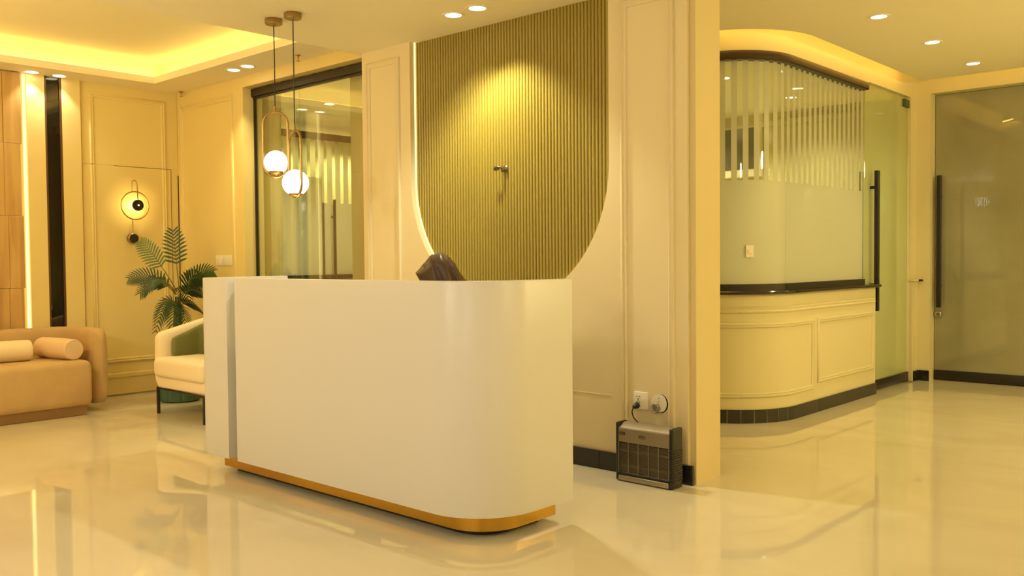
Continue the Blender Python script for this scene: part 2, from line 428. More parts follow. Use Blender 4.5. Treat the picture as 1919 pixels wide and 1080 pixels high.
# ---- office front: everything follows one path (straight, quarter round, straight)
RC, CX, CY = .571, -3.52, 6.35
L1 = 7.93-CY; L2 = RC*PI/2
def cp(s, off, z):
    if s < L1: return (CX+RC+off, 7.93-s, z)
    if s < L1+L2:
        a = (s-L1)/RC; r = RC+off
        return (CX+r*math.cos(a), CY-r*math.sin(a), z)
    return (CX-(s-L1-L2), CY-RC-off, z)
def srange(s0, s1):
    ss = [s0]
    for k in range(0, 25):
        s = L1+L2*k/24
        if s0+1e-4 < s < s1-1e-4: ss.append(s)
    ss.append(s1); return ss
def sweep(name, s0, s1, prof, m, parent=None, bev=None):
    """prof: closed (off, z) outline swept along the office front"""
    bm = bmesh.new(); rows = [[bm.verts.new(cp(s, o, z)) for o, z in prof] for s in srange(s0, s1)]
    n = len(prof)
    for a, b in zip(rows, rows[1:]):
        for k in range(n): bm.faces.new((a[k], a[(k+1) % n], b[(k+1) % n], b[k]))
    bm.faces.new(rows[0]); bm.faces.new(rows[-1][::-1])
    bmesh.ops.recalc_face_normals(bm, faces=bm.faces)
    return auto(from_bm(name, bm, m, parent), 30)
R4 = lambda o0, o1, z0, z1: [(o0, z0), (o1, z0), (o1, z1), (o0, z1)]
SE = L1+L2+1.05
oc = empty('curved_counter', cp(0, 0, 0)); oc.location = (0, 0, 0)
tag(oc, 'curved cream counter front with moulded panels under the striped office glass', 'counter')
sweep('body', 0, SE, R4(0, -.14, .0, .93), 'paint_office', oc)
bead = [(0, 0), (.012, .004), (.018, .014), (.010, .022), (.010, .030), (.016, .038), (.008, .046), (0, .050)]
sweep('bead_rail', .04, SE, [(o, .795+z) for o, z in bead], 'paint_office', oc)
mc = lambda u, v, h: cp(u, h, v)
moulding('moulding', mc, .055, 1.20, .225, .725, 'paint_office', oc, 10, .9)
moulding('moulding', mc, 1.265, 2.62, .185, .725, 'paint_office', oc, 40, .9)
ct = empty('granite_worktop'); tag(ct, 'black granite counter top with an upstand under the office glass', 'worktop')
sweep('ledge', -.03, SE, [(.035, .932), (.042, .938), (.042, .950), (.035, .957), (-.16, .957), (-.16, .932)], 'granite', ct)
sweep('upstand', .12, SE, R4(-.045, -.10, .957, 1.005), 'granite', ct)
bo = empty('baseboard_office'); struct(bo); tag(bo, 'black tile skirting of the curved counter')
cuts = [0, .62, 1.22, L1+.02]+[L1+.02+.097*k for k in range(1, 10)]+[L1+L2+.25+.3*k for k in range(0, 3)]
for a_, b_ in zip(cuts, cuts[1:]): sweep('tile', a_+.0013, b_-.0013, R4(.0005, .012, .0, .098), 'black_tile', bo)
sweep('grout', 0.002, cuts[-1], R4(.0004, .0112, .0, .096), 'grout', bo)
# glazing above
w1 = empty('window_1'); struct(w1); tag(w1, 'curved office glass with frosted film stripes under a brown rail')
sG = L1+.03
sweep('pane', .12, sG-.003, R4(-.067, -.076, 1.005, 2.63), 'glass', w1)
sweep('pane', sG, SE, R4(-.067, -.076, 1.005, 2.63), 'glass', w1)
sweep('top_rail', .12, SE, [(-.02, 2.622), (-.014, 2.632), (-.014, 2.664), (-.024, 2.686), (-.10, 2.686), (-.10, 2.622)], 'brown_metal', w1)
s = .125; ZF = 1.76
while s < SE-.1:
    for a_, b_ in ((s, s+.047),):
        if a_ < sG < b_: a_ = sG+.001
        sweep('film_stripe', a_, b_, R4(-.0655, -.0667, ZF, 2.622), 'film', w1)
    s += .094
sweep('film_band', .125, sG-.004, R4(-.0655, -.0667, 1.006, ZF-.0005), 'film', w1)
sweep('film_band', sG+.001, SE, R4(-.0655, -.0667, 1.006, ZF-.0005), 'film', w1)
# fascia above the glass and the office door
fo = empty('wall_office'); struct(fo); tag(fo, 'cream office wall above the curved glass and beside the door')
sweep('fascia', .06, SE, R4(-.041, -.14, 2.686, 3.1), 'paint_office', fo)
box('lintel', -3.09, -2.99, 7.87, 9.06, 2.702, 3.1, 'paint_office', fo)
box('jamb', -3.14, -2.99, 8.915, 9.06, 0, 2.702, 'paint_office', fo)
box('dado', -2.99, -2.965, 8.915, 9.058, .0, .955, 'paint_office', fo, .002, 1)
box('dado_cap', -2.99, -2.945, 8.90, 9.058, .955, .975, 'paint_office', fo, .004, 2)
box('dado_cap_end', -2.945, -2.915, 9.02, 9.058, .957, .975, 'black', fo, .004, 2)
d2 = empty('door_2'); struct(d2); tag(d2, 'frosted green glass office door with a long black bar handle')
box('leaf', -3.025, -3.013, 7.84, 8.905, .095, 2.690, 'film_door', d2, .001, 1)
box('bottom_rail', -3.04, -2.997, 7.84, 8.905, .008, .096, 'black', d2, .003, 2)
box('floor_pivot', -3.06, -2.955, 8.76, 8.93, .0, .008, 'steel', d2, .002, 1)
box('pivot_patch', -3.04, -2.996, 8.755, 8.90, 2.60, 2.672, 'hinge_green', d2, .003, 2)
for hx in (-2.955, -3.085):
    h_ = box('bar_handle', hx-.018, hx+.018, 7.955, 7.992, .722, 1.945, 'black', d2, .002, 1)
    for hz in (.95, 1.80):
        box('bracket', min(hx, -3.019), max(hx, -3.019), 7.965, 7.983, hz-.012, hz+.012, 'black', h_)
pl = empty('switch_plate', cp(L1+.42, -.062, 1.243)); tag(pl, 'small white switch plate on the curved frosted glass', 'switch')
pa = .42/RC
mz = Matrix.Rotation(-pa, 4, 'Z')
bm = bmesh.new(); add_box(bm, 0, .012, -.03, .03, -.045, .045, .004, 2)
for v in bm.verts: v.co = mz @ v.co
from_bm('plate', bm, 'plastic_white', pl)
bm = bmesh.new(); add_box(bm, .012, .016, -.014, .014, -.014, .014, .002, 1)
for v in bm.verts: v.co = mz @ v.co
from_bm('rocker', bm, 'plastic_white', pl)

# ---- far wall with the frosted door at the right
fr = empty('wall_far'); struct(fr); tag(fr, 'cream far wall around the grey frosted glass door')
box('pier', -3.14, -2.858, 9.06, 9.40, 0, 3.1, 'paint_office', fr)
box('lintel', -2.858, -.6, 9.06, 9.40, 2.738, 3.1, 'paint_office', fr)
box('pier', -.6, 4, 9.06, 9.40, 0, 3.1, 'paint_office', fr)
bf = empty('baseboard_far'); struct(bf); tag(bf, 'black tile skirting by the far corner')
box('tile', -3.0, -2.858, 9.046, 9.0595, 0, .10, 'black_tile', bf, .001, 1)
box('tile', -2.9645, -2.952, 8.93, 9.044, 0, .10, 'black_tile', bf, .001, 1)
d3 = empty('door_3'); struct(d3); tag(d3, 'grey frosted glass door with a black bar handle at the far right')
box('leaf', -2.853, -1.70, 9.195, 9.207, .098, 2.735, 'film_grey', d3, .001, 1)
box('leaf', -1.695, -.605, 9.195, 9.207, .098, 2.735, 'film_grey', d3, .001, 1)
box('bottom_rail', -2.85, -1.70, 9.18, 9.222, .006, .098, 'black', d3, .003, 2)
box('bottom_rail', -1.695, -.605, 9.18, 9.222, .006, .098, 'black', d3, .003, 2)
h_ = box('bar_handle', -2.818, -2.780, 9.115, 9.150, .705, 1.965, 'black', d3, .002, 1)
box('bracket', -2.808, -2.790, 9.15, 9.195, .90, .924, 'black', h_); box('bracket', -2.808, -2.790, 9.15, 9.195, 1.75, 1.774, 'black', h_)
lk = box('lock_case', -2.853, -2.785, 9.165, 9.195, .61, .665, 'steel', d3, .012, 3)
lathe('lock_cylinder', [(0, 0), (.014, 0), (.014, .01), (0, .012)], 'pewter', lk, 16, axis_mtx((-2.812, 9.165, .637), (0, -1, 0)))
struct(box('wall_corridor_end', -3.2, 0, 10.6, 10.7, 0, 3.1, 'paint_office'))

# ---- corridor ceiling whose edge floats off the office front with a light cove above
CE = .149
pts = [(-2.45, -4.2), (4, -4.2), (4, 8.63)]+[(CX+RC+CE, 8.63)]
for k in range(0, 25):
    a = PI/2*k/24; r = RC+CE; pts.append((CX+r*math.cos(a), CY-r*math.sin(a)))
pts += [(-4.6, CY-RC-CE), (-4.6, 4.40), (-2.45, 4.40)]
struct(tag(prism('ceiling_corridor', pts, ZC, ZC+.07, 'paint_ceiling'), 'cream corridor ceiling with a curved floating edge'))
lr = empty('led_strip', (CX, CY, ZC+.07)); tag(lr, 'LED strip above the curved edge of the corridor ceiling', 'led strip')
bm = bmesh.new()
ep = [(CX+RC+CE-.05, 8.58)]+[(CX+(RC+CE-.05)*math.cos(PI/2*k/24), CY-(RC+CE-.05)*math.sin(PI/2*k/24)) for k in range(25)]+[(-4.5, CY-RC-CE+.05)]
ep = [(4-.1, 8.58)]+ep
add_tube(bm, [(x-CX, y-CY, .012) for x, y in ep], .009, 6)
from_bm('strip', bm, 'led', lr)

# ---- rooms behind the glass
struct(tag(box('wall_office_back', -6.2, -3.14, 9.06, 9.2, 0, 3.1, 'paint_office'), 'cream back wall inside the office'))
struct(tag(box('wall_office_left', -6.4, -6.2, 5.9, 9.2, 0, 3.1, 'paint_office'), 'cream left wall inside the office'))
struct(tag(box('wall_office_front', -6.4, cp(SE, 0, 0)[0], 5.78, 5.9, 0, 3.1, 'paint_office'), 'cream front wall of the office'))
struct(tag(prism('ceiling_office', [(-6.2, 9.06), (-6.2, 5.92)]+[cp(L1+L2*(1-k/12), -.12, 0)[:2] for k in range(13)]+[(CX+RC-.12, 9.06)], 2.74, 2.78, 'paint_ceiling'), 'cream ceiling inside the office'))
tr = struct(box('trim_1', -6.2, -3.14, 9.02, 9.06, 2.60, 2.66, 'paint_office', None, .012, 2))
tv = empty('wall_screen', (-4.9, 9.05, 2.07)); tag(tv, 'dark wall screen with a pale lower edge inside the office', 'screen')
box('bezel', -.35, .33, -.06, 0, .0, .55, 'plastic_white', tv, .01, 2)
box('display', -.33, .31, -.066, -.058, .085, .53, 'screen_grey', tv)
# passage behind the left glass
struct(tag(box('wall_passage_pier', -7.25, -6.985, 4.50, 4.62, 0, 3.1, 'paint_office'), 'cream pier seen at the left inside the glass opening'))
struct(tag(box('wall_passage_side', -5.83, -4.7, 4.50, 4.62, 0, 3.1, 'paint_office'), 'cream pier seen at the right inside the glass opening'))
struct(tag(box('ceiling_passage', -12, -4.6, 4.42, 9.4, 2.80, 2.86, 'paint_ceiling'), 'cream passage ceiling behind the left glass'))
struct(tag(box('wall_passage_far', -12, -6.4, 9.3, 9.4, 0, 3.1, 'paint_office'), 'cream far wall of the passage'))
struct(tag(box('wall_passage_left', -12, -11.9, 4.42, 9.4, 0, 3.1, 'paint_office'), 'cream left wall of the passage'))
struct(tag(box('wall_passage_front', -12, XS-.2, 4.30, 4.42, 0, 3.1, 'paint_office'), 'cream front wall of the passage'))
struct(tag(box('wall_passage_right', -4.7, -4.6, 4.40, 5.9, 0, 3.1, 'paint_office'), 'cream right wall of the passage'))
w3 = empty('window_3'); struct(w3); tag(w3, 'striped glass partition with a brown rail at the back of the passage')
box('pane', -9.006, -8.996, 4.6, 8.6, .10, 2.65, 'glass', w3)
box('top_rail', -9.04, -8.96, 5.80, 8.6, 2.645, 2.725, 'brown_metal', w3)
box('rail_end', -9.05, -8.95, 5.72, 5.80, 2.62, 2.70, 'hinge_green', w3)
box('upstand', -9.04, -8.95, 5.75, 8.6, .98, 1.035, 'granite', w3)
box('lower_wall', -9.08, -8.97, 4.6, 8.6, 0, .98, 'paint_office', w3)
y = 5.74
k = 0
while y < 8.5:
    box('film_stripe', -8.9955, -8.9945, y, y+.075, 1.9 if y > 6.5 else 1.036, 2.645, 'film', w3); y += .12
box('film_band', -8.9955, -8.9945, 6.5, 8.5, 1.036, 1.899, 'film', w3)
box('film_band', -8.9970, -8.9958, 5.74, 6.5, 1.036, 2.2, 'film', w3)
h_ = box('bar_handle', -8.94, -8.92, 6.62, 6.65, .75, 1.94, 'black', w3)
box('bracket', -8.995, -8.94, 6.628, 6.642, 1.72, 1.74, 'black', h_)
struct(tag(box('wall_passage_lit', -9.9, -9.8, 4.6, 9.3, 0, 3.1, 'paint_office'), 'cream wall behind the striped partition'))
# left glass front
w2 = empty('window_2'); struct(w2); tag(w2, 'clear glass front under a black header left of the reception wall')
box('pane', -6.965, -6.30, 4.341, 4.351, .0, 2.62, 'glass_green', w2)
box('pane', -6.296, -5.215, 4.341, 4.351, .0, 2.62, 'glass_green', w2)
box('jamb_profile', -6.97, -6.955, 4.332, 4.36, 0, 2.62, 'black', w2)
bm = bmesh.new()
# header with an uneven strip of sealant above it
add_box(bm, -6.97, -5.21, 4.31, 4.375, 2.628, 2.688)
add_box(bm, -6.97, -5.21, 4.325, 4.36, 2.614, 2.630)
from_bm('header', bm, 'header_black', w2)
bm = bmesh.new(); rnd = random.Random(5); xs = [-6.97+1.76*i/40 for i in range(41)]
up = [bm.verts.new((x_, 4.309, 2.695-rnd.random()*.006)) for x_ in xs]; lo = [bm.verts.new((x_, 4.309, 2.672)) for x_ in xs]
upb = [bm.verts.new((v.co.x, 4.33, v.co.z)) for v in up]; lob = [bm.verts.new((v.co.x, 4.33, 2.672)) for v in lo]
for i in range(40):
    bm.faces.new((lo[i], lo[i+1], up[i+1], up[i])); bm.faces.new((up[i], up[i+1], upb[i+1], upb[i])); bm.faces.new((lob[i+1], lob[i], upb[i], upb[i+1]))
from_bm('sealant', bm, 'black', w2)
# ---- rest of the lobby behind the viewer
struct(tag(box('wall_front', -12, 4, -4.3, -4.2, 0, 3.1, 'paint'), 'cream entrance wall'))
struct(tag(box('wall_right', 4, 4.1, -4.2, 12, 0, 3.1, 'paint'), 'cream right-hand wall of the lobby'))

# ================================================================== LAMPS
def downlight(loc, label, group, energy, col=WARM, r=.048, ang=92, blend=.45, vis=True):
    t = empty('downlight', loc); tag(t, label, 'downlight', group)
    lathe('trim_ring', [(r, .002), (r+.004, -.004), (r+.020, -.005), (r+.023, 0), (r, .002)], 'plastic_white', t, 28)
    lathe('lens', [(0, -.0015), (r+.001, -.0015), (r+.001, .0005), (0, .0005)], 'lens', t, 28)
    l = light('bulb', 'SPOT', (0, 0, -.012), energy, col, t, spot_size=math.radians(ang), spot_blend=blend, shadow_soft_size=.035)
    return t
G = 'ceiling downlights'
downlight((-3.987, 3.867, ZM), 'downlight above the fluted panel, left of the pair', G, 60, (1, .91, .64), ang=108, blend=.5)
downlight((-3.776, 3.861, ZM), 'downlight above the fluted panel, right of the pair', G, 165, (1, .91, .64), ang=108, blend=.5)
downlight((-6.769, 4.03, ZC), 'downlight before the left glass, left of the pair', G, 45)
downlight((-6.561, 4.03, ZC), 'downlight before the left glass, right of the pair', G, 45)
downlight((-8.018, 2.905, ZC), 'downlight over the cream pilaster by the oak boards', G, 20, (1, .92, .66))
downlight((-8.018, 3.125, ZC), 'downlight over the black mirror strip', G, 20, (1, .92, .66))
downlight((-2.26, 6.12, ZC), 'nearest of the three corridor downlights', G, 50)
downlight((-2.24, 7.13, ZC), 'middle one of the three corridor downlights', G, 50)
downlight((-2.24, 8.155, ZC), 'corridor downlight nearest the grey frosted door', G, 50)
# fill lamps added out of view to brighten the lobby and ceilings
for i, (x, y) in enumerate(((-4.6, .6), (-3.2, -.4), (-1.6, 1.2))):
    downlight((x, y, ZM), ['added fill downlight farthest left behind the viewer', 'added fill downlight behind the viewer, second from the lounge', 'added fill downlight nearest overhead of the viewer'][i], 'added fill downlights out of view', 22, SOFT, ang=140, blend=.6)
def fill_globe(loc, label, e, col):  # unseen globe added as fill, mainly to lift ceilings and lounge
    t = empty('fill_globe', loc); tag(t, label, 'fill lamp', 'added fill globes out of view')
    lathe('canopy', [(0, 0), (.06, 0), (.06, -.02), (0, -.025)], 'gold_satin', t, 24)
    tube('stem', [(0, 0, -.02), (0, 0, -.36)], .006, 'gold_satin', t, 8)
    lathe('globe', [(.11*math.sin(PI*k/16), -.47-.11*math.cos(PI*k/16)) for k in range(17)], 'globe_clear', t, 24, None, 80)
    light('bulb', 'POINT', (0, 0, -.47), e, col, t, shadow_soft_size=.10)
fill_globe((-6.4, .8, ZC), 'added fill globe over the lounge out of view', 135, (1, .72, .22))
fill_globe((-3.4, -1.6, ZM), 'added fill globe behind the viewer on the lounge side', 155, SOFT)
fill_globe((-.6, -2.2, ZC), 'added fill globe behind the viewer by the entrance wall', 130, SOFT)
fill_globe((1.1, 2.9, ZC), 'added fill globe over the corridor beside the viewer', 95, WARM)
fill_globe((.9, 6.3, ZC), 'added fill globe midway along the corridor', 195, WARM)
fill_globe((2.2, 7.6, ZC), 'added fill globe at the corridor end', 140, WARM)
for i, (x, y) in enumerate(((-3.9, 7.0), (-3.9, 8.3), (-5.2, 7.0), (-5.2, 8.3))):
    downlight((x, y, 2.74), ['office downlight nearest the curved glass', 'office downlight nearest the door', 'office downlight near the far left', 'office downlight by the wall screen'][i], 'office downlights', 130, (1, .86, .52), ang=140, blend=.6)
for i, (x, y) in enumerate(((-7.6, 5.6), (-7.6, 6.4), (-6.2, 5.4), (-9.4, 6.4), (-9.4, 7.4))):
    downlight((x, y, 2.80), ['passage downlight nearest the pier', 'passage downlight before the striped partition', 'passage downlight nearest the left glass', 'passage downlight behind the partition handle', 'passage downlight far behind the partition'][i], 'passage downlights', 190, (1, .85, .50), ang=140, blend=.6)

def pendant(loc, ztop, zbot, zg, rg, wid, rz, label):
    """loc: canopy on the ceiling; loop of brass with an opal globe in it"""
    t = empty('pendant_lamp', loc, rz); tag(t, label, 'pendant lamp', 'pendant lamps over the desk')
    z0 = loc[2]
    lathe('canopy', [(0, 0), (.051, 0), (.053, -.003), (.053, -.030), (.049, -.034), (.008, -.034), (.008, -.045), (0, -.045)], 'gold_satin', t, 32)
    tube('cord', [(0, 0, -.04), (.001, 0, (ztop-z0)*.5), (0, 0, ztop-z0+.02)], .0035, 'black', t, 6)
    tube('ferrule', [(0, 0, ztop-z0+.035), (0, 0, ztop-z0+.002)], [.005, .009], 'gold_satin', t, 10)
    hw = wid/2; H = (zbot-ztop); ring = []
    for k in range(24): a = PI*k/23; ring.append((hw*math.cos(a), 0, ztop-z0-hw+hw*math.sin(a)))
    for k in range(24): a = PI+PI*k/23; ring.append((hw*math.cos(a), 0, zbot-z0+hw+hw*math.sin(a)))
    tube('loop', ring, .0075, 'gold_satin', t, 10, closed=True)
    g = lathe('globe', [(rg*math.sin(PI*k/24), zg-z0-rg*math.cos(PI*k/24)) for k in range(25)], 'globe_glow', t, 36, None, 80)
    lathe('holder', [(0, zbot-z0+.004), (.012, zbot-z0+.004), (.014, zg-rg-z0-.004), (.040, zg-rg-z0+.004), (.047, zg-rg-z0+.019), (.042, zg-rg-z0+.021), (0, zg-rg-z0+.016)], 'brass_brown', t, 28)
    light('bulb', 'POINT', (0, -.0, zg-z0-rg-.10), 3, WARM, t, shadow_soft_size=.05)
    return t
pendant((-4.848, 3.165, ZM), 2.122, 1.722, 1.812, .073, .150, YAW+.1, 'left brass loop pendant with the higher opal globe')
pendant((-4.652, 3.171, ZM), 1.990, 1.590, 1.674, .080, .150, YAW-.86, 'right brass loop pendant with the lower opal globe')

# sconce
sc = empty('wall_sconce', (XS+.004, 3.775, 1.42)); tag(sc, 'round brass ring sconce with black discs on the cream wall', 'wall lamp')
def ringpts(r, y, z, x, n=40): return [(x, y+r*math.cos(2*PI*k/n), z+r*math.sin(2*PI*k/n)) for k in range(n)]
zc = 1.719-1.42; yc = .006
tube('ring', ringpts(.126, yc, zc, .045), .0065, 'brass_brown', sc, 8, closed=True)
sd = lathe('disc', [(0, 0), (.048, 0), (.050, .004), (.050, .022), (.047, .025), (0, .025)], 'black_fabric', sc, 36, axis_mtx((.085, yc+.002, zc), (1, 0, 0)))
lathe('glow_dot', [(0, .025), (.009, .025), (.008, .030), (0, .031)], 'dot_light', sd, 14, axis_mtx((.085, yc+.002, zc), (1, 0, 0)))  # white centre dot with its own emission
lathe('light_ring', [(.020, -.002), (.046, -.002), (.046, .0), (.020, .0)], 'halo', sc, 36, axis_mtx((.0845, yc+.002, zc), (1, 0, 0)))
hair = [(.045, -.018, zc+.122), (.045, -.018, zc+.205)]+[(.045, .0025-.0205*math.cos(PI*k/10), zc+.205+.0225*math.sin(PI*k/10)) for k in range(1, 10)]+[(.055, .023, zc+.205), (.090, .012, zc+.045)]
tube('hairpin', hair, .0045, 'gold_satin', sc, 8)
tube('rod', [(.03, -.013, zc-.126), (.03, -.013, .04)], .006, 'gold_satin', sc, 8)
lathe('base', [(0, 0), (.044, 0), (.046, .003), (.046, .042), (.042, .046), (0, .046)], 'gold_satin', sc, 32, axis_mtx((0, -.012, 0), (1, 0, 0)))
lathe('base_cap', [(0, .0462), (.041, .0462), (.041, .050), (0, .051)], 'black_fabric', sc, 32, axis_mtx((0, -.012, 0), (1, 0, 0)))
light('bulb', 'POINT', (.076, yc+.002, zc), 2.6, AMBER, sc, shadow_soft_size=.012)

# ceiling sprinklers
def sprinkler(loc, label):
    t = empty('sprinkler', loc); tag(t, label, 'sprinkler')
    lathe('escutcheon', [(0, 0), (.022, 0), (.020, -.006), (.008, -.009), (0, -.009)], 'brass_brown', t, 18)
    lathe('head', [(0, -.009), (.009, -.010), (.009, -.024), (.005, -.03), (.005, -.044), (.015, -.046), (.015, -.049), (0, -.05)], 'brass_brown', t, 14)
sprinkler((-7.966, 4.19, ZC), 'small brass sprinkler head in the corner over the switch wall')
sprinkler((-5.931, 4.085, ZC), 'small brass sprinkler head over the glass opening')

# ================================================================== RECEPTION DESK
XR, YF, XL, RR, RL = -2.541, 2.607, -4.825, .30, .10
ZB, ZT = .11, 1.111
def arcpts(cx, cy, r, a0, a1, n): return [(cx+r*math.cos(a0+(a1-a0)*k/n), cy+r*math.sin(a0+(a1-a0)*k/n)) for k in range(n+1)]
desk = empty('reception_desk'); tag(desk, 'glossy white curved reception desk on a gold plinth', 'desk')
def shell(name, outer, inner, z0, z1, m, parent, bev=.003):
    bm = bmesh.new(); add_prism(bm, outer+inner[::-1], z0, z1)
    bmesh.ops.recalc_face_normals(bm, faces=bm.faces)
    caps = [f for f in bm.faces if abs(f.normal.z) > .9]
    es = list({e for f in caps for e in f.edges})
    bmesh.ops.bevel(bm, geom=es, offset=bev, segments=2, affect='EDGES', profile=.5)
    return auto(from_bm(name, bm, m, parent), 30)
def desk_outline(inset, x0, ymax=3.19):
    r = RR-inset
    return [(x0, YF+inset)]+arcpts(XR-RR, YF+RR, r, -PI/2, 0, 20)+[(XR-inset, ymax)]
T = .045
shell('front_panel', desk_outline(0, -4.414), desk_outline(T, -4.414), ZB, ZT, 'desk_white', desk)
lo = [(XL, 3.19)]+arcpts(XL+RL, YF+RL, RL, PI, 1.5*PI, 10)+[(-4.50, YF)]
li = [(XL+T, 3.19), (XL+T, YF+.16), (-4.50, YF+.16)]
shell('end_panel', lo, li, ZB, ZT, 'desk_white', desk)
box('groove_back', -4.52, -4.38, YF+.10, YF+.12, ZB, ZT-.004, 'desk_white', desk)
INS = .092
def plinth(ins, x0, xr, ymax):
    r = max(RR-ins, .05)
    out = [(x0, ymax), (x0, YF+ins+.06)]+arcpts(x0+.06, YF+ins+.06, .06, PI, 1.5*PI, 6)[1:]
    out += arcpts(xr-r, YF+ins+r, r, -PI/2, 0, 16)+[(xr, ymax)]
    return out
bm = bmesh.new(); add_prism(bm, plinth(INS, -4.755, -2.622, 3.16), .030, ZB); bmesh.ops.recalc_face_normals(bm, faces=bm.faces)
auto(from_bm('gold_plinth', bm, 'gold', desk), 30)
bm = bmesh.new(); add_prism(bm, plinth(INS+.05, -4.70, -2.68, 3.10), 0, .030); bmesh.ops.recalc_face_normals(bm, faces=bm.faces)
auto(from_bm('toe_base', bm, 'black', desk), 30)
prism('worktop', [(-4.37, 3.12)]+desk_outline(T+.004, -4.37, 3.12), .72, .75, 'inner_worktop', desk)

# ================================================================== SOFT SEATING
def superloop(w, h, n=24, p=4.0):
    out = []
    for k in range(n):
        a = 2*PI*k/n; c, s_ = math.cos(a), math.sin(a)
        out.append((w/2*math.copysign(abs(c)**(2/p), c), h/2*math.copysign(abs(s_)**(2/p), s_)))
    return out
def wrap(name, path, thick, z0, ztop, m, parent, p=4.0, n=28, rnd_end=.06):
    """upholstered wall: rounded section swept along a plan path; ztop(t) gives its height"""
    P = [Vector((x, y, 0)) for x, y in path]; d = [0]
    for a, b in zip(P, P[1:]): d.append(d[-1]+(b-a).length)
    Lt = d[-1]; stations = []
    ts = [0, .15, .4, .75]; ends = [(x*rnd_end) for x in ts]
    samp = ends+[rnd_end+(Lt-2*rnd_end)*k/40 for k in range(41)]+[Lt-e for e in ends[::-1]]
    def at(s):
        for i in range(len(P)-1):
            if s <= d[i+1]+1e-9:
                f = (s-d[i])/max(d[i+1]-d[i], 1e-9); return P[i].lerp(P[i+1], f)
        return P[-1]
    bm = bmesh.new(); rows = []
    for s in samp:
        e = min(s, Lt-s); k = 1.0
        if e < rnd_end: k = math.sqrt(max(1-(1-e/rnd_end)**2, 0))
        inset = (1-k)*rnd_end
        c = at(s); t = (at(min(s+.01, Lt))-at(max(s-.01, 0))).normalized(); nrm = Vector((t.y, -t.x, 0))
        zt = ztop(s/Lt); h = zt-z0
        lp = superloop(max(thick-2*inset*.8, .01), max(h-2*inset, .01), n, p)
        rows.append([bm.verts.new(c+nrm*a+Vector((0, 0, (z0+zt)/2+b))) for a, b in lp])
    for a, b in zip(rows, rows[1:]):
        for k in range(n): bm.faces.new((a[k], a[(k+1) % n], b[(k+1) % n], b[k]))
    bm.faces.new(rows[0]); bm.faces.new(rows[-1][::-1]); bmesh.ops.recalc_face_normals(bm, faces=bm.faces)
    return auto(from_bm(name, bm, m, parent, True), 60)

sofa = empty('sofa', (-7.7, 2.1, 0)); tag(sofa, 'beige velvet sofa with a curved wraparound back', 'sofa')
ox, oy = -7.7, 2.1
SY0, SY1 = .95, 3.225; SXB = -8.03; th = .15
pth = [(-7.36, SY1-th/2)]+arcpts(SXB+.30, SY1-.30, .30-th/2, PI/2, PI, 10)+arcpts(SXB+.30, SY0+.30, .30-th/2, PI, 1.5*PI, 10)+[(-7.36, SY0+th/2)]
pth = [(x-ox, y-oy) for x, y in pth]
wrap('back_wrap', pth, th, .055, lambda t: .668, 'sofa', sofa, 4.5, 32, .10)
box('seat', -8.0-ox, -7.235-ox, SY0+.13-oy, 3.028-oy, .075, .435, 'sofa', sofa, .055, 5)
box('plinth', -7.95-ox, -7.285-ox, SY0+.2-oy, 2.99-oy, 0, .078, 'wood_plinth', sofa, .004, 1)
def bolster(loc, length, r, direction, m, label):
    t = empty('bolster_cushion', loc); tag(t, label, 'cushion', 'bolster cushions on the sofa')
    e = .018; n = 8
    prof = [(0, 0), (r-e, 0)]+[(r-e+e*math.sin(PI/2*k/n), e-e*math.cos(PI/2*k/n)) for k in range(1, n+1)]
    prof += [(r+.003*math.sin(PI*k/6), e+(length-2*e)*k/6) for k in range(1, 6)]
    prof += [(r-e+e*math.cos(PI/2*k/n), length-e+e*math.sin(PI/2*k/n)) for k in range(0, n+1)]+[(0, length)]
    mt = axis_mtx((0, 0, r), direction)
    b_ = lathe('cover', prof, m, t, 36, mt, 60)
    for zz in (.004, length-.004):
        tube('piping', [mt @ Vector(((r-.008)*math.cos(2*PI*k/32), (r-.008)*math.sin(2*PI*k/32), zz)) for k in range(32)], .0045, m, b_, 6, closed=True)
    return t
bolster((-7.345, 2.925, .435), .46, .082, (-1, -.16, 0), 'bolster', 'tan bolster cushion at the right end of the sofa, round end forward')
bolster((-7.60, 2.690, .435), .50, .082, (-.05, -1, 0), 'bolster_cream', 'pale cream bolster cushion lying left on the sofa')

ch = empty('armchair', (-6.52, 3.66, 0)); tag(ch, 'cream armchair with a green back cushion on black legs', 'armchair')
ax, ay = -6.52, 3.66
box('base', -6.90-ax, -6.13-ax, 3.37-ay, 3.98-ay, .205, .315, 'chair_cream', ch, .03, 4)
box('seat', -6.885-ax, -6.145-ax, 3.335-ay, 3.90-ay, .300, .452, 'chair_cream', ch, .04, 5)
pth = [(-6.925-ax, 3.385-ay), (-6.925-ax, 3.70-ay)]+[(x-ax, y-ay) for x, y in arcpts(-6.925+.22, 3.80, .22, PI, PI/2, 8)]+[(x-ax, y-ay) for x, y in arcpts(-6.105-.22, 3.80, .22, PI/2, 0, 8)]+[(-6.105-ax, 3.70-ay), (-6.105-ax, 3.385-ay)]
wrap('shell', pth, .115, .215, lambda t: .64+.17*math.sin(PI*t)**1.2, 'chair_cream', ch, 4.0, 28, .06)
bm = bmesh.new(); add_box(bm, -.30, .30, -.07, .07, 0, .40, .06, 5)
for v in bm.verts: v.co = Matrix.Rotation(-.22, 4, 'X') @ v.co
o = auto(from_bm('back_cushion', bm, 'green_velvet', ch), 60); o.location = (0, .10, .43)
wrap('inner_back', [(-.325, -.18), (-.325, .05), (-.22, .17), (0, .20), (.22, .17), (.325, .05), (.325, -.18)], .04, .44, lambda t: .60+.17*math.sin(PI*t)**1.2, 'green_velvet', ch, 3, 16, .03)
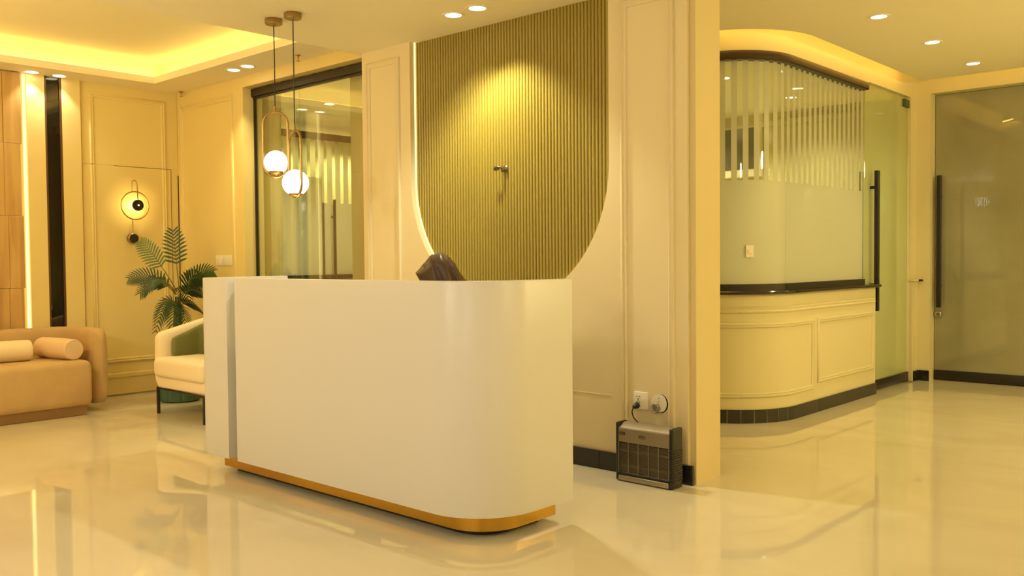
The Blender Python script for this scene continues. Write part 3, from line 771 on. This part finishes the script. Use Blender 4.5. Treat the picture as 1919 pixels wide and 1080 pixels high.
for (lx, ly) in ((-6.897, 3.386), (-6.135, 3.362), (-6.88, 3.93), (-6.15, 3.93)):
    lg = box('leg', lx-ax-.011, lx-ax+.011, ly-ay-.011, ly-ay+.011, 0, .21, 'black', ch, .003, 1)
tube('leg_frame', [(-6.897-ax, 3.386-ay, .205), (-6.135-ax, 3.362-ay, .205), (-6.15-ax, 3.93-ay, .205), (-6.88-ax, 3.93-ay, .205)], .010, 'black', ch, 6, closed=True)

# ================================================================== PALM
pt = empty('planter', (-7.40, 3.83, 0)); tag(pt, 'dark green fluted planter behind the armchair', 'planter')
bm = bmesh.new(); n = 96; rings = []
def rad(k, r): return r*(1+.06*abs(math.sin(2*PI*k/n*8)))
for r, z in ((.135, .0), (.16, .01), (.175, .12), (.185, .36), (.18, .40), (.155, .40), (.15, .33)):
    rings.append([bm.verts.new((rad(k, r)*math.cos(2*PI*k/n), rad(k, r)*math.sin(2*PI*k/n), z)) for k in range(n)])
for a, b in zip(rings, rings[1:]):
    for k in range(n): bm.faces.new((a[k], a[(k+1) % n], b[(k+1) % n], b[k]))
bm.faces.new(rings[0][::-1]); bm.faces.new(rings[-1]); bmesh.ops.recalc_face_normals(bm, faces=bm.faces)
auto(from_bm('pot', bm, 'planter', pt), 35)
lathe('soil', [(0, .352), (.152, .352), (.152, .345)], 'soil', pt, 32)
palm = empty('potted_palm', (-7.40, 3.83, .352)); tag(palm, 'green areca palm with feathery fronds rising behind the armchair', 'plant')
IMR = Vector((math.cos(YAW), math.sin(YAW), 0)); IMF = Vector((-math.sin(YAW), math.cos(YAW), 0))
def frond(base, tip, sag, leaf_len, n, m, tilt=0.0, start=.30, drop=.2, stem_r=.005):
    """base/tip: (right, toward-back, up) metres from the palm foot; sag bows the rib upward"""
    cv = lambda p: IMR*p[0]+IMF*p[1]+Vector((0, 0, p[2]))
    A, B = cv(base), cv(tip); mid = (A+B)/2+Vector((0, 0, sag))
    def q(t): return A*(1-t)**2+mid*2*t*(1-t)+B*t*t
    fr = tube('frond', [q(k/14) for k in range(15)], [stem_r*(1-.75*k/14) for k in range(15)], 'stem', palm, 6)
    bm = bmesh.new()
    side0 = (B-A).cross(Vector((0, 0, 1)))
    if side0.length < .12: side0 = IMR.copy()
    side0.normalize()
    for k in range(n):
        t = start+(1-start)*(k+.3)/n
        p = q(t); tg = (q(min(t+.02, 1))-q(max(t-.02, 0))).normalized()
        sd = (side0-tg*side0.dot(tg)).normalized(); nn = sd.cross(tg).normalized()
        sd = (sd*math.cos(tilt)+nn*math.sin(tilt)).normalized()
        u = (t-start)/(1-start)
        ll = leaf_len*(.55+.75*u-1.02*u*u) if u < .98 else leaf_len*.3
        for sg in (-1, 1):
            d = (sd*sg*.86+tg*(.45+.5*u)).normalized()
            wv = tg*(.0098*leaf_len/.16)
            L = []
            for j in range(5):
                f = j/4; wd = (1-f)**.6*(.6+1.2*f) if f < 1 else 0
                c = p+d*ll*f+Vector((0, 0, -drop*ll*f*f))
                L.append((c-wv*wd, c+wv*wd))
            V = [(bm.verts.new(a), bm.verts.new(b)) for a, b in L[:-1]]
            tipv = bm.verts.new(L[-1][0])
            for a, b in zip(V, V[1:]): bm.faces.new((a[0], a[1], b[1], b[0]))
            bm.faces.new((V[-1][0], V[-1][1], tipv))
    from_bm('leaflets', bm, m, fr, True)
# trunk canes
for i, (dx, dy) in enumerate(((-.01, .02), (.02, -.03), (-.03, -.02))):
    tube('cane', [(dx*2, dy*2, 0), (dx, dy, .3), (dx*.5, dy*.5, .55)], [.018, .015, .011], 'stem', palm, 8)
PX_M = 1/217.0
def fp_(x, y, back=0.0): return ((x-336)*PX_M, back, 1.2-.352-(y-490)*PX_M+.0)
FR = [ # base px, tip px, base depth, tip depth, sag, leaf length, n, material
 ((338, 545), (327, 428), 0, .02, .02, .185, 14, 'leaf', .0, .42),
 ((334, 545), (268, 449), 0, .0, .06, .16, 16, 'leaf_young', 1.45, .42),
 ((334, 545), (247, 520), -.02, -.05, .16, .16, 20, 'leaf', 1.15, .25),
 ((334, 550), (276, 548), -.04, -.14, .22, .18, 20, 'leaf', .8, .2),
 ((336, 550), (300, 540), -.05, -.28, .22, .17, 18, 'leaf', .3, .25),
 ((340, 545), (402, 508), .0, .03, .13, .16, 18, 'leaf_young', 1.2, .25),
 ((340, 550), (396, 528), -.02, -.10, .17, .18, 20, 'leaf', 1.05, .2),
 ((340, 560), (400, 560), -.03, -.15, .17, .19, 20, 'leaf', .7, .2),
 ((338, 575), (398, 590), -.04, -.16, .15, .18, 20, 'leaf', .7, .2),
 ((336, 570), (300, 622), -.03, -.10, .26, .13, 20, 'leaf', 1.1, .2),
 ((336, 570), (318, 600), -.05, -.24, .20, .15, 18, 'leaf', .2, .2),
 ((337, 575), (345, 615), -.05, -.25, .22, .16, 18, 'leaf', .2, .2),
 ((339, 575), (368, 622), -.05, -.22, .22, .16, 18, 'leaf', .5, .2),
 ((336, 560), (330, 560), .0, .32, .22, .17, 16, 'leaf', .2, .25),
 ((338, 560), (372, 556), .03, .26, .2, .16, 16, 'leaf', .3, .25),
]
for b_, t_, bd, td, sag, ll, n_, m_, tl, st in FR:
    frond(fp_(*b_, bd), fp_(*t_, td), sag, ll*1.12, round(n_*.72), m_, tl, st)

# ================================================================== SMALL THINGS ON WALLS
sp = empty('light_switch', (-7.315, YS, 1.212)); tag(sp, 'double white switch plate on the cream wall above the palm', 'switch')
box('plate', -.135, -.028, -.011, 0, -.046, .046, 'plastic_white', sp, .003, 2)
box('plate', -.022, .135, -.011, 0, -.046, .046, 'plastic_white', sp, .003, 2)
box('rocker', -.100, -.066, -.015, -.010, -.030, .030, 'plastic_white', sp, .002, 1)
so = empty('wall_socket', (-2.806, YW, .418)); tag(so, 'white double socket plate above the insect killer', 'socket')
pp = box('plate', -.046, .046, -.011, 0, -.048, .048, 'plastic_white', so, .003, 2)
for (hx, hz) in ((-.024, .022), (-.006, .022), (-.015, .010), (-.015, .002), (-.024, -.008), (-.006, -.008)):
    box('hole', hx-.003, hx+.003, -.0116, -.010, hz-.003, hz+.003, 'black', pp)
box('rocker', .013, .025, -.014, -.010, .002, .016, 'plastic_white', so, .001, 1)
pg = empty('power_plug', (-2.825, YW-.011, .393)); tag(pg, 'black plug with a cable in the white socket', 'plug')
lathe('plug_body', [(0, 0), (.017, 0), (.018, .006), (.013, .028), (.007, .036), (0, .036)], 'plastic_black', pg, 16, axis_mtx((0, 0, 0), (-.15, -1, -.25)))
tube('cable', [(-.005, -.034, -.009), (-.010, -.040, -.035), (-.004, -.035, -.065), (.015, -.03, -.085), (.035, -.03, -.097), (.045, -.05, -.1), (.048, -.06, -.104)], .0036, 'plastic_black', pg, 8)
dp = empty('round_outlet', (-2.690, YW, .413)); tag(dp, 'round cover plate with a loose grey coil beside the socket', 'wall fitting')
lathe('hole_shadow', [(0, .0012), (.052, .0012), (.052, 0), (0, 0)], 'black', dp, 36, axis_mtx((.003, 0, 0), (0, -1, 0)))
lathe('cover', [(0, .005), (.049, .005), (.050, .003), (.050, .0015), (0, .0015)], 'plastic_white', dp, 36, axis_mtx((-.002, 0, .001), (0, -1, 0)))
for hz in (.028, .010): box('hole', -.003, .001, -.0056, -.004, hz-.003, hz+.003, 'black', dp)
tube('coil', [(-.012+.021*math.cos(a*.55), -.010-.0014*a, -.024+.024*math.sin(a*.55)) for a in range(24)], .0032, 'steel', dp, 8)
lathe('coil_core', [(0, 0), (.017, 0), (.016, .016), (0, .018)], 'steel', dp, 20, axis_mtx((-.012, -.005, -.024), (0, -1, 0)))

# ================================================================== INSECT KILLER
zp = empty('insect_killer', (-2.6825, 4.0, 0), 0); tag(zp, 'silver and black electric insect killer on the floor by the wall', 'insect killer')
W = .1775
box('back_case', -W+.02, W-.02, .012, .055, .03, .30, 'dark_inside', zp, .004, 1)
# hood with a sloping front
bm = bmesh.new()
prof = [(-.033, .212), (-.030, .288), (.020, .312), (.052, .312), (.052, .212)]
A = [bm.verts.new((-W+.010, y, z)) for y, z in prof]; B = [bm.verts.new((W-.020, y, z)) for y, z in prof]
bm.faces.new(A[::-1]); bm.faces.new(B)
for i in range(5): bm.faces.new((A[i], A[(i+1) % 5], B[(i+1) % 5], B[i]))
bmesh.ops.recalc_face_normals(bm, faces=bm.faces); bmesh.ops.bevel(bm, geom=bm.edges[:], offset=.003, segments=2, affect='EDGES')
hood = auto(from_bm('hood', bm, 'silver', zp), 40)
lathe('badge', [(0, 0), (.020, 0), (.021, .002), (.016, .004), (0, .0045)], 'pewter', hood, 24, Matrix.Translation((-.012, -.0325, .252)) @ Matrix.Rotation(PI/2, 4, 'X') @ Matrix.Diagonal((1.1, .5, 1, 1)))
sb = box('switch_label', -W+.022, -W+.055, -.0345, -.031, .252, .266, 'plastic_black', hood)
box('label_stripe', -W+.026, -W+.038, -.0350, -.0343, .256, .262, 'steel', sb)
box('label_stripe', -W+.041, -W+.051, -.0350, -.0343, .256, .262, 'steel', sb)
for sx, nm in ((-1, 'end_cap'), (1, 'end_cap')):
    x0, x1 = (-W-.004, -W+.012) if sx < 0 else (W-.022, W+.004)
    cap = box(nm, x0, x1, -.036, .058, .004, .318, 'plastic_black', zp, .008, 3)
    for k in range(13):
        z = .04+k*.013
        if sx > 0: box('rib', x1-.001, x1+.004, -.028, .05, z, z+.006, 'plastic_black', cap)
        box('rib', x0+.004, x1-.002, -.040, -.034, z, z+.006, 'plastic_black', cap) if sx > 0 else None
bm = bmesh.new()
for k in range(25):
    z = .050+k*.0064; add_box(bm, -W+.012, W-.022, -.030, -.0275, z, z+.0026)
from_bm('grille_slats', bm, 'grille_grey', zp)
for k in range(6):
    x = -W+.014+k*(2*W-.038)/5
    box('grille_wire', x-.0015, x+.0015, -.0335, -.030, .044, .212, 'silver', zp)
box('grille_back', -W+.012, W-.022, -.004, .012, .045, .212, 'dark_inside', zp)
for zz in (.085, .165): tube('lamp_tube', [(-W+.014, -.014, zz), (W-.024, -.014, zz)], .009, 'grille_grey', zp, 10)
box('lower_rail', -W+.010, W-.020, -.034, .05, .034, .050, 'plastic_black', zp, .003, 1)
box('tray', -W+.016, W-.024, -.040, .045, .006, .033, 'silver', zp, .003, 2)
tube('cable', [(-W-.004, .03, .235), (-W-.022, .045, .22), (-W-.026, .055, .17), (-W-.020, .06, .10), (-W-.012, .06, .05), (-W-.008, .065, .012)], .0032, 'plastic_black', zp, 8)

# ================================================================== PERSON behind the desk
pe = empty('person', (-3.66, 3.44, 0), math.atan2(-.67, -.74)); tag(pe, 'seated person in a dark brown headscarf bowed behind the desk', 'person')
def skin(name, joints, edges, m, parent, root=0, sub=2):
    me = bpy.data.meshes.new(name); me.from_pydata([j[0] for j in joints], edges, [])
    o = link(name, me, m, parent)
    md = o.modifiers.new('skin', 'SKIN'); md.use_smooth_shade = True
    for i, j in enumerate(joints):
        sv = me.skin_vertices[0].data[i]; sv.radius = j[1]; sv.use_root = (i == root)
    s_ = o.modifiers.new('sub', 'SUBSURF'); s_.levels = 1; s_.render_levels = sub
    return o
# local frame: +x forward, +z up
J = [((0, 0, .54), (.15, .17)), ((.02, 0, .70), (.13, .15)), ((.05, 0, .86), (.13, .17)), ((.07, 0, .955), (.09, .14)), ((.055, 0, 1.015), (.052, .052)), ((.035, 0, 1.07), (.06, .06)),
     ((.07, .17, .93), (.065, .065)), ((.16, .23, .76), (.055, .055)), ((.36, .15, .78), (.042, .042)),
     ((.07, -.17, .93), (.065, .065)), ((.16, -.23, .76), (.055, .055)), ((.36, -.15, .78), (.042, .042)),
     ((.08, .10, .53), (.10, .10)), ((.44, .12, .52), (.075, .075)), ((.42, .12, .12), (.05, .05)), ((.43, .12, .05), (.045, .045)), ((.54, .13, .035), (.035, .035)),
     ((.08, -.10, .53), (.10, .10)), ((.44, -.12, .52), (.075, .075)), ((.42, -.12, .12), (.05, .05)), ((.43, -.12, .05), (.045, .045)), ((.54, -.13, .035), (.035, .035))]
E_ = [(0, 1), (1, 2), (2, 3), (3, 4), (4, 5), (3, 6), (6, 7), (7, 8), (3, 9), (9, 10), (10, 11), (0, 12), (12, 13), (13, 14), (14, 15), (15, 16), (0, 17), (17, 18), (18, 19), (19, 20), (20, 21)]
skin('body', J, E_, 'black_fabric', pe)
for sg in (1, -1):
    hj = [((.36, sg*.15, .78), (.024, .026)), ((.41, sg*.13, .772), (.020, .034))]
    he = [(0, 1)]
    for q, (dy, ln) in enumerate(((-.026, .062), (-.009, .072), (.009, .068), (.026, .052))):
        i0 = len(hj); hj += [((.445, sg*(.125+dy*-1), .770), (.009, .009)), ((.445+ln*.55, sg*(.12-dy), .772), (.0085, .0085)), ((.445+ln, sg*(.118-dy), .760), (.007, .007))]
        he += [(1, i0), (i0, i0+1), (i0+1, i0+2)]
    i0 = len(hj); hj += [((.40, sg*.095, .770), (.010, .010)), ((.43, sg*.075, .764), (.009, .009))]; he += [(1, i0), (i0, i0+1)]
    skin('hand', hj, he, 'skin', pe, 0, 2)
# head, bowed forward: face + headscarf
hd = Matrix.Translation((.018, 0, 1.108)) @ Matrix.Rotation(.75, 4, 'Y')
bm = bmesh.new(); bmesh.ops.create_uvsphere(bm, u_segments=32, v_segments=24, radius=1)
for v in bm.verts:
    x, y, z = v.co
    X_, Y_, Z_ = x*.086, y*.072, z*.108
    if z < -.2: X_ *= 1-.25*(-z-.2); Y_ *= 1-.35*(-z-.2)
    if x > .3:
        X_ += .022*math.exp(-(y/.16)**2-((z+.12)/.22)**2)          # nose
        X_ -= .010*math.exp(-((abs(y)-.38)/.16)**2-((z-.10)/.14)**2)  # eye sockets
        X_ += .006*math.exp(-(y/.3)**2-((z+.50)/.07)**2)+.005*math.exp(-(y/.3)**2-((z+.62)/.06)**2)   # lips
    v.co = hd @ Vector((X_, Y_, Z_))
from_bm('face', bm, 'skin', pe, True)
for sg in (1, -1):
    bm = bmesh.new(); bmesh.ops.create_uvsphere(bm, u_segments=12, v_segments=8, radius=.011)
    for v in bm.verts: v.co = hd @ (v.co+Vector((.078, sg*.030, .010)))
    from_bm('eye', bm, 'black_glass', pe, True)
# scarf: lofted front to back, pulled to a point over the brow, falling to the shoulders
bm = bmesh.new(); rows = []
KU = [(-.150, -.190, .035), (-.133, -.152, .066), (-.104, -.115, .086), (-.067, -.050, .098), (-.030, -.012, .103), (0, 0, .104), (.055, -.009, .098), (.100, -.058, .080), (.130, -.094, .052), (.145, -.108, .022)]
def kin(u, c):
    for p, q in zip(KU, KU[1:]):
        if u <= q[0]+1e-9:
            f = (u-p[0])/(q[0]-p[0]); f = f*f*(3-2*f)*.35+f*.65
            return p[c]+(q[c]-p[c])*f
    return KU[-1][c]
NU, NV = 60, 40
for i in range(NU+1):
    u = -.150+.295*i/NU; top = 1.24+kin(u, 1); wv_ = kin(u, 2); row = []
    for j in range(NV+1):
        a = -1+2*j/NV; sg = math.copysign(1, a) if a else 0; aa = abs(a)
        if aa < .55:                                  # crown arch
            th_ = aa/.55*PI/2; v_ = wv_*math.sin(th_); dz = -.085*(1-math.cos(th_))*(wv_/.104)
        else:                                         # hanging sides
            f = (aa-.55)/.45; v_ = wv_*(1+.10*f)+.02*f; dz = -.085*(wv_/.104)-.16*f
        z = top+dz
        k_ = .55*max(0, (u-.02)/.125)                 # brow edge slopes back towards the chin
        un = u+dz*k_-(.10*max(0, -dz)*max(0, -u)/.15)
        fold = math.sin(62*u-34*dz)*.010+math.sin(120*u-70*dz+1)*.004
        mk = min(1, aa*2.2)*min(1, max(0, (.05-u)/.06))
        v_ += sg*fold*mk; z += fold*.35*mk
        row.append(bm.verts.new((un, sg*v_, z)))
    rows.append(row)
for a, b in zip(rows, rows[1:]):
    for k in range(NV): bm.faces.new((a[k], a[k+1], b[k+1], b[k]))
bm.faces.new(rows[0])
bmesh.ops.recalc_face_normals(bm, faces=bm.faces)
hs = from_bm('headscarf', bm, 'scarf', pe, True)
hs.modifiers.new('solid', 'SOLIDIFY').thickness = .004
# stool under the person
st = empty('office_stool', (-3.66, 3.44, 0)); tag(st, 'black office stool under the person behind the desk', 'stool')
lathe('seat', [(0, .34), (.18, .34), (.20, .35), (.20, .375), (.17, .39), (0, .39)], 'black_fabric', st, 32)
lathe('column', [(0, .05), (.03, .05), (.03, .25), (.02, .25), (.02, .34), (0, .34)], 'steel', st, 20)
for k in range(5):
    a = 2*PI*k/5; tube('leg', [(0, 0, .07), (.24*math.cos(a), .24*math.sin(a), .035)], [.018, .012], 'black', st, 8)
    lathe('caster', [(0, -.022), (.018, -.016), (.022, 0), (.018, .016), (0, .022)], 'black', st, 14, Matrix.Translation((.24*math.cos(a), .24*math.sin(a), .022)))
